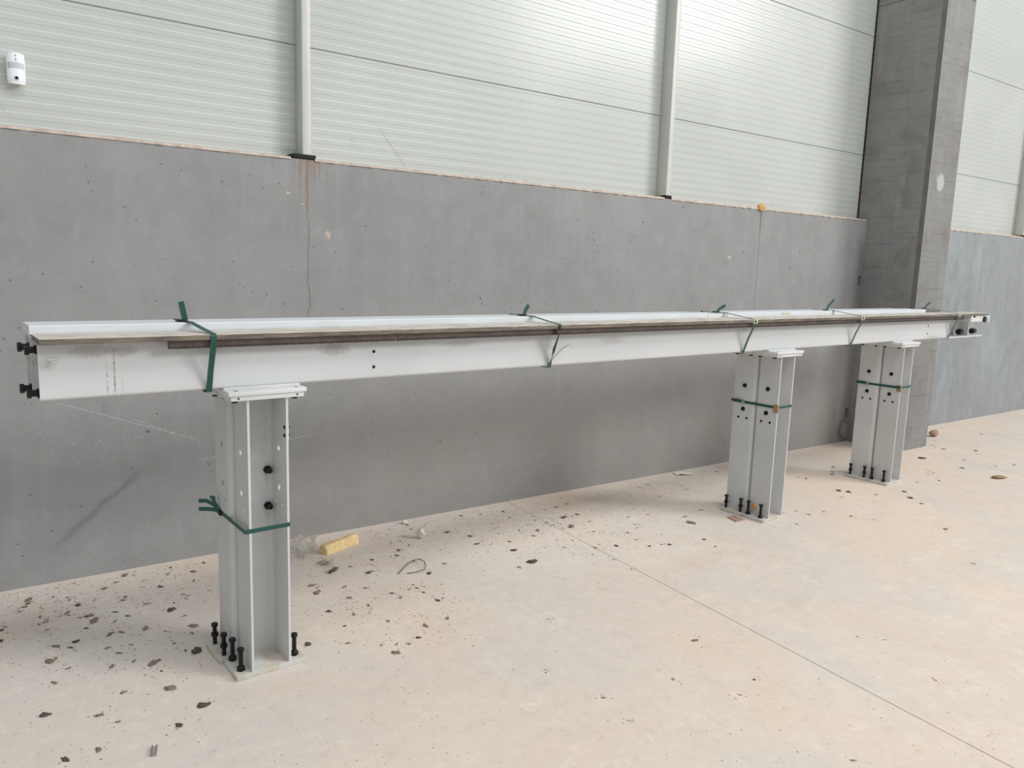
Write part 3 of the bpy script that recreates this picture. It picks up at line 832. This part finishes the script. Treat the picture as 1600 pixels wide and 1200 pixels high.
n = len(vs); vs += [(x, y+.004, z) for x, y, z in vs]
for i in range(12): fs += [(i+1, i, n+i, n+i+1), (78+i, 79+i, n+79+i, n+78+i)]
for j in range(6): fs += [(j*13, (j+1)*13, n+(j+1)*13, n+j*13), ((j+1)*13+12, j*13+12, n+j*13+12, n+(j+1)*13+12)]
MB().add(vs, fs).build('sensor_window', 'sens_win', sr, sharp=60)
y = sens_y(0, -.62)
le = MB().cyl((0, y+.001, -.62*HH), (0, -1, 0), .0125, .0025, 24, .0095).build('lens_ring', 'sensor', sr)
MB().cyl((0, y-.0012, -.62*HH), (0, -1, 0), .0068, .0016, 20).build('camera_lens', 'lens', le)
for b in (.83, .68, .54):
    MB().cyl((0, sens_y(0, b)+.0005, b*HH), (0, -1, 0), .0026 if b != .68 else .0016, .0012, 12).build('indicator_light', 'led', sr)

# ================================================================ LITTER ON THE FLOOR
def blob(name, mat, sub, scl, amp, fr_, seed, flat=True):
    bm = bmesh.new(); bmesh.ops.create_icosphere(bm, subdivisions=sub, radius=1)
    for v in bm.verts:
        k = 1+amp*mnoise.noise(v.co*fr_+Vector((seed*3.1, seed, 0))); v.co = Vector((v.co.x*scl[0]*k, v.co.y*scl[1]*k, v.co.z*scl[2]*k))
    zmin = min(v.co.z for v in bm.verts)
    for v in bm.verts: v.co.z -= zmin
    me = bpy.data.meshes.new(name); bm.to_mesh(me); bm.free(); me.materials.append(M[mat])
    me.polygons.foreach_set('use_smooth', [sub > 1]*len(me.polygons)); return me
def put(name, me, px, py, label, cat, rz=0., group=None, dz=0.):
    o = link(name, me); p = floor_at(px, py); o.location = (p.x, p.y, dz); o.rotation_euler = (0, 0, rz); tag(o, label, cat, group); return o

# yellow foam offcut with cut grooves
a, b = floor_at(509, 869), floor_at(556, 850); Lf = (b-a).length+.012; ang = math.atan2(b.y-a.y, b.x-a.x)
pr = [(-.030, 0), (-.026, .030), (-.014, .047), (.012, .050), (.028, .042), (.032, 0)]
mb = MB(); xs = [0, .01, .045, .049, .053, .095, .099, .103, .150, .154, .158, .2, Lf-.006, Lf]; vs = []; fs = []
for i, x in enumerate(xs):
    k = .93 if i in (3, 6, 9) else (.86 if i in (0,) else (.94 if i == len(xs)-1 else 1.))
    for (y, z) in pr: vs.append((x+.004*mnoise.noise(Vector((y*60, z*60, i))), y*k+.002*mnoise.noise(Vector((x*40, y*50, 2))), z*k+(.003*mnoise.noise(Vector((x*30, y*30, 7))) if z > 0 else 0)))
n = len(pr)
for i in range(len(xs)-1):
    for q in range(n): fs.append((i*n+q, i*n+(q+1) % n, (i+1)*n+(q+1) % n, (i+1)*n+q))
fs += [tuple(range(n)), tuple(range(len(xs)*n-1, (len(xs)-1)*n-1, -1))]
o = mb.add(vs, fs).build('foam_offcut', 'foam', None, sharp=35); o.location = (a.x, a.y+.03, 0); o.rotation_euler = (0, 0, ang)
tag(o, 'yellow foam offcut lying on the floor beside the nearest column', 'foam offcut')
# crumpled clear film beside the column
o = put('plastic_film', blob('plastic_film', 'film', 4, (.075, .06, .042), .75, 2.6, 5), 472, 868, 'crumpled clear plastic film on the floor behind the nearest column', 'plastic film', .4)
# wire loop
pts = [(622, 898), (628, 892), (637, 884), (647, 879), (656, 878), (663, 882), (665, 889), (663, 894), (655, 896), (645, 897), (636, 897)]
W3 = [floor_at(*p) for p in pts]; W3 = [Vector((p.x, p.y, .004+.012*math.sin(PI*i/10))) for i, p in enumerate(W3)]
c0 = W3[0].copy(); mb = MB().tube([p-c0 for p in W3], .0022, 6); o = mb.build('wire_loop', 'wire'); o.location = c0
tag(o, 'bent loop of dull wire lying on the floor', 'wire')
# plaster lumps, scraps
put('plaster_lump', blob('plaster_lump', 'plaster', 3, (.020, .017, .025), .9, 1.8, 9), 657, 841, 'white plaster lump standing on the floor right of the foam offcut', 'plaster lump')
put('plaster_lump', blob('plaster_lump', 'plaster', 2, (.02, .014, .009), .9, 2.2, 12), 632, 818, 'small white plaster lump at the foot of the wall', 'plaster lump')
mb = MB(); vs = []; fs = []
for j in range(5):
    for i in range(7):
        vs.append(((i/6-.5)*.13, (j/4-.5)*.07, .006+.012*abs(mnoise.noise(Vector((i*.8, j*.9, 4))))))
for j in range(4):
    for i in range(6): q = j*7+i; fs.append((q, q+1, q+8, q+7))
n = len(vs); vs += [(x, y_, z-.0015) for x, y_, z in vs]; fs += [tuple(n+i for i in reversed(f)) for f in fs]
o = MB().add(vs, fs).build('paper_scrap', 'plaster', None, sharp=60); p = floor_at(1067, 741); o.location = (p.x, p.y, -.0015); o.rotation_euler = (0, 0, -.5)
tag(o, 'crumpled white paper scrap at the foot of the wall', 'paper scrap')
q = [floor_at(*p_) for p_ in ((1136, 809), (1150, 816), (1163, 813), (1147, 806.5))]; c0 = q[0].copy()
vs = [tuple(v-c0) for v in q]+[tuple(v-c0+Vector((0, 0, .006))) for v in q]
o = MB().add(vs, [(3, 2, 1, 0), (4, 5, 6, 7), (0, 1, 5, 4), (1, 2, 6, 5), (2, 3, 7, 6), (3, 0, 4, 7)]).build('board_offcut', 'card'); o.location = c0
tag(o, 'thin brown board offcut lying in front of the middle columns', 'board offcut')
# orange plug stuck on the middle column
o = groot('orange_plug', COLS[1]-FW/2-.001, -.052, .072)
mb = MB(); mb.cyl((0, 0, 0), (-1, 0, 0), .018, .006, 18, .017); mb.cyl((-.006, 0, 0), (-1, 0, 0), .016, .008, 18, .007)
mb.build('plug_cap', 'orange', o); tag(o, 'orange plastic plug on the front column of the middle pair', 'plug')
# other bits
put('stone_chip', blob('stone_chip', 'card', 2, (.055, .04, .032), .5, 2., 3), 1459, 682, 'brown stone chip beside the concrete pillar base', 'stone')
put('cardboard_scrap', blob('cardboard_scrap', 'tan', 2, (.075, .035, .008), .5, 2., 8), 1561, 747, 'flat tan scrap on the open floor right of the farthest columns', 'scrap', -.3)
o = put('plastic_film', blob('plastic_film', 'film', 3, (.05, .02, .07), .8, 2.8, 15), 1318, 689, 'clear plastic film scrap hanging at the wall beside the pillar', 'plastic film')
p = wall_at(1320, 660, -.02); o.location = (p.x-.02, -.035, .03)
mb = MB()
for dx in (-.006, .006): mb.box(dx-.0025, dx+.0025, -.022, .022, 0, .008, .0008)
mb.box(-.0085, .0085, -.026, -.020, 0, .008, .0008)
o = mb.build('metal_staple', 'galv'); p = floor_at(241, 1174); o.location = (p.x, p.y, 0); o.rotation_euler = (0, 0, -.25)
tag(o, 'small galvanised u-shaped staple on the near floor', 'staple')
mb = MB(); rnd = random.Random(8)
for i in range(26):
    p0 = Vector((rnd.gauss(0, .02), rnd.gauss(0, .014), .002)); a_ = rnd.uniform(0, 6.28); l = rnd.uniform(.02, .05)
    mb.tube([p0, p0+Vector((math.cos(a_)*l*.5, math.sin(a_)*l*.5, rnd.uniform(.004, .02))), p0+Vector((math.cos(a_+.6)*l, math.sin(a_+.6)*l, .002))], .0007, 3)
o = mb.build('fibre_tuft', 'wire'); p = floor_at(510, 882); o.location = p; tag(o, 'loose tuft of brown fibres on the floor below the foam offcut', 'fibre tuft')
put('charred_stick', blob('charred_stick', 'mud_dark', 2, (.035, .008, .009), .5, 2., 4), 521, 893, 'thin charred stick on the floor in front of the fibre tuft', 'stick', .45)

# mud clods
rnd = random.Random(21)
KIN = [blob('mud_clod', 'mud' if i < 7 else 'mud_dark', 2, (1, rnd.uniform(.38, .7), rnd.uniform(.14, .26)), 1.1, 2.3, i*2+1) for i in range(10)]
taken = []; halo = []
def clear_of_base(p, r):
    q = GM.inverted() @ p
    if 1.36-r < p.x < 1.72+r and -.36-r < p.y < -.12+r: return False
    for P in COLS:
        if abs(q.x-P) < .15+r and abs(q.y) < .17+r: return False
    return p.y < -.03-r
def clod(px, py, size):
    p = floor_at(px, py)
    if not clear_of_base(p, size): return
    if any((p-t_).length < size+s_2 for t_, s_2 in taken): return
    taken.append((p.copy(), size))
    o = link('mud_clod', rnd.choice(KIN)); o.location = (p.x, p.y, -.0005); o.rotation_euler = (0, 0, rnd.uniform(0, 6.28)); s = size*rnd.uniform(.8, 1.1); o.scale = (s, s, s*rnd.uniform(.35, .8)); halo.append((p.copy(), size))
    q = GM.inverted() @ p
    if q.x < COLS[0]-.1: z_ = 'left of the nearest columns'
    elif p.y > -.42 and q.x < COLS[1]-.2: z_ = 'close along the wall before the middle columns'
    elif q.x < 2.1 and q.y > -.6: z_ = 'right of the nearest columns, by the wire loop'
    elif q.x < COLS[1]-.2 and q.y > -.2: z_ = 'in the pale grit between the nearest and middle columns'
    elif q.x >= COLS[1]-.2 and q.y > -.5: z_ = 'around or beyond the middle columns'
    else: z_ = 'out on the open near floor'
    tag(o, 'dried mud clod lying '+z_, 'mud clod', 'mud clods '+z_)
# the ones that stand out in the photograph
for px, py, s in ((240, 1036, .034), (308, 1017, .026), (171, 992, .018), (156, 1118, .016), (267, 953, .022), (272, 1005, .008), (70, 1117, .02), (102, 1187, .020), (110, 1012, .014), (85, 1067, .015), (45, 938, .018), (140, 963, .02), (163, 920, .016), (228, 982, .020), (190, 988, .016), (148, 970, .022), (88, 1010, .018), (266, 1076, .018), (317, 1102, .022), (185, 1128, .009), (280, 1133, .014), (193, 1082, .014), (154, 1172, .016),
                  (488, 915, .020), (496, 926, .022), (520, 893, .014), (572, 919, .014), (514, 955, .014), (480, 1007, .016), (544, 1005, .014), (619, 1020, .018), (665, 978, .018), (596, 1008, .013), (684, 938, .018), (699, 966, .014), (612, 927, .012), (553, 960, .012), (671, 896, .014), (695, 881, .012), (575, 895, .016), (581, 875, .014), (623, 860, .014), (745, 850, .018), (882, 809, .024), (902, 804, .016), (893, 823, .022), (921, 815, .014), (840, 829, .016), (832, 878, .028), (803, 860, .02), (930, 856, .016), (1080, 817, .03), (1095, 797, .018), (963, 853, .014), (700, 832, .02), (735, 838, .016), (1345, 738, .012), (1423, 778, .022), (1440, 787, .014), (1330, 807, .014), (1365, 812, .010), (1440, 716, .03), (1478, 827, .02), (1521, 881, .014), (1086, 1001, .016), (1157, 1086, .008), (1264, 804, .016), (1287, 799, .014), (1245, 819, .012)):
    clod(px, py, s)
def scatter(n, fx, fy, smin, smax):
    for _ in range(n): clod(fx(), fy(), rnd.uniform(smin, smax))
U = rnd.uniform
scatter(48, lambda: U(0, 335), lambda: U(885, 1060), .006, .019)
for _ in range(26):
    X = U(0, 330); clod(X, 932-.18*X+U(4, 60), U(.005, .014))
scatter(30, lambda: U(456, 700), lambda: U(855, 1010), .005, .014)
scatter(50, lambda: rnd.gauss(880, 90), lambda: rnd.gauss(826, 26), .005, .013)
for _ in range(36):
    X = U(560, 1130); clod(X, 927-.181*X+U(5, 50), U(.005, .013))
for _ in range(30):
    X = U(1240, 1600); clod(X, 927-.181*X+U(25, 100), U(.008, .02))
scatter(14, lambda: U(700, 1590), lambda: U(840, 1190), .003, .008)

# fine crumbs: far too many to count
vs, fs = [], []
def crumb(p, s):
    b = len(vs); a_ = rnd.uniform(0, 6.28)
    for k in range(4): an = a_+k*PI/2+rnd.uniform(-.5, .5); vs.append((p.x+s*math.cos(an)*rnd.uniform(.6, 1.2), p.y+s*math.sin(an)*rnd.uniform(.5, 1.), 0))
    vs.append((p.x+rnd.uniform(-.3, .3)*s, p.y, s*rnd.uniform(.35, .7)))
    fs.extend([(b, b+1, b+4), (b+1, b+2, b+4), (b+2, b+3, b+4), (b+3, b, b+4), (b+3, b+2, b+1, b)])
def crumbs(n, fx, fy, smin, smax):
    for _ in range(n):
        p = floor_at(fx(), fy()); s = rnd.uniform(smin, smax)
        if clear_of_base(p, s): crumb(p, s)
for hp, hs in halo:
    for _ in range(7):
        p = hp+Vector((rnd.gauss(0, hs*1.6+.006), rnd.gauss(0, hs*1.6+.006), 0)); q_ = U(.0015, .0055)
        if clear_of_base(p, q_): crumb(p, q_)
crumbs(420, lambda: U(0, 340), lambda: U(870, 1060), .0015, .005)
crumbs(160, lambda: U(0, 700), lambda: U(1040, 1195), .0012, .004)
crumbs(450, lambda: U(456, 760), lambda: U(840, 1010), .0015, .005)
crumbs(900, lambda: rnd.gauss(880, 110), lambda: rnd.gauss(824, 28), .0015, .005)
for _ in range(1100):
    X = U(0, 1600); p = floor_at(X, 930-.181*X+abs(rnd.gauss(0, 32))+1); s = U(.0015, .006)
    if clear_of_base(p, s): crumb(p, s)
crumbs(420, lambda: U(700, 1600), lambda: U(760, 1195), .001, .004)
mb = MB(); me = bpy.data.meshes.new('dirt_crumbs'); me.from_pydata(vs, [], fs); me.materials.append(M['mud']); me.update()
o = link('dirt_crumbs', me); tag(o, 'fine dirt crumbs strewn over the floor along the wall', 'dirt', None, 'stuff')
vs, fs = [], []
crumbs(1500, lambda: rnd.gauss(890, 85), lambda: rnd.gauss(828, 24), .0015, .0045)
crumbs(200, lambda: U(500, 800), lambda: U(850, 920), .0012, .003)
me = bpy.data.meshes.new('plaster_grit'); me.from_pydata(vs, [], fs); me.materials.append(M['plaster']); me.update()
o = link('plaster_grit', me); tag(o, 'pale plaster grit strewn between the nearest and middle columns', 'grit', None, 'stuff')
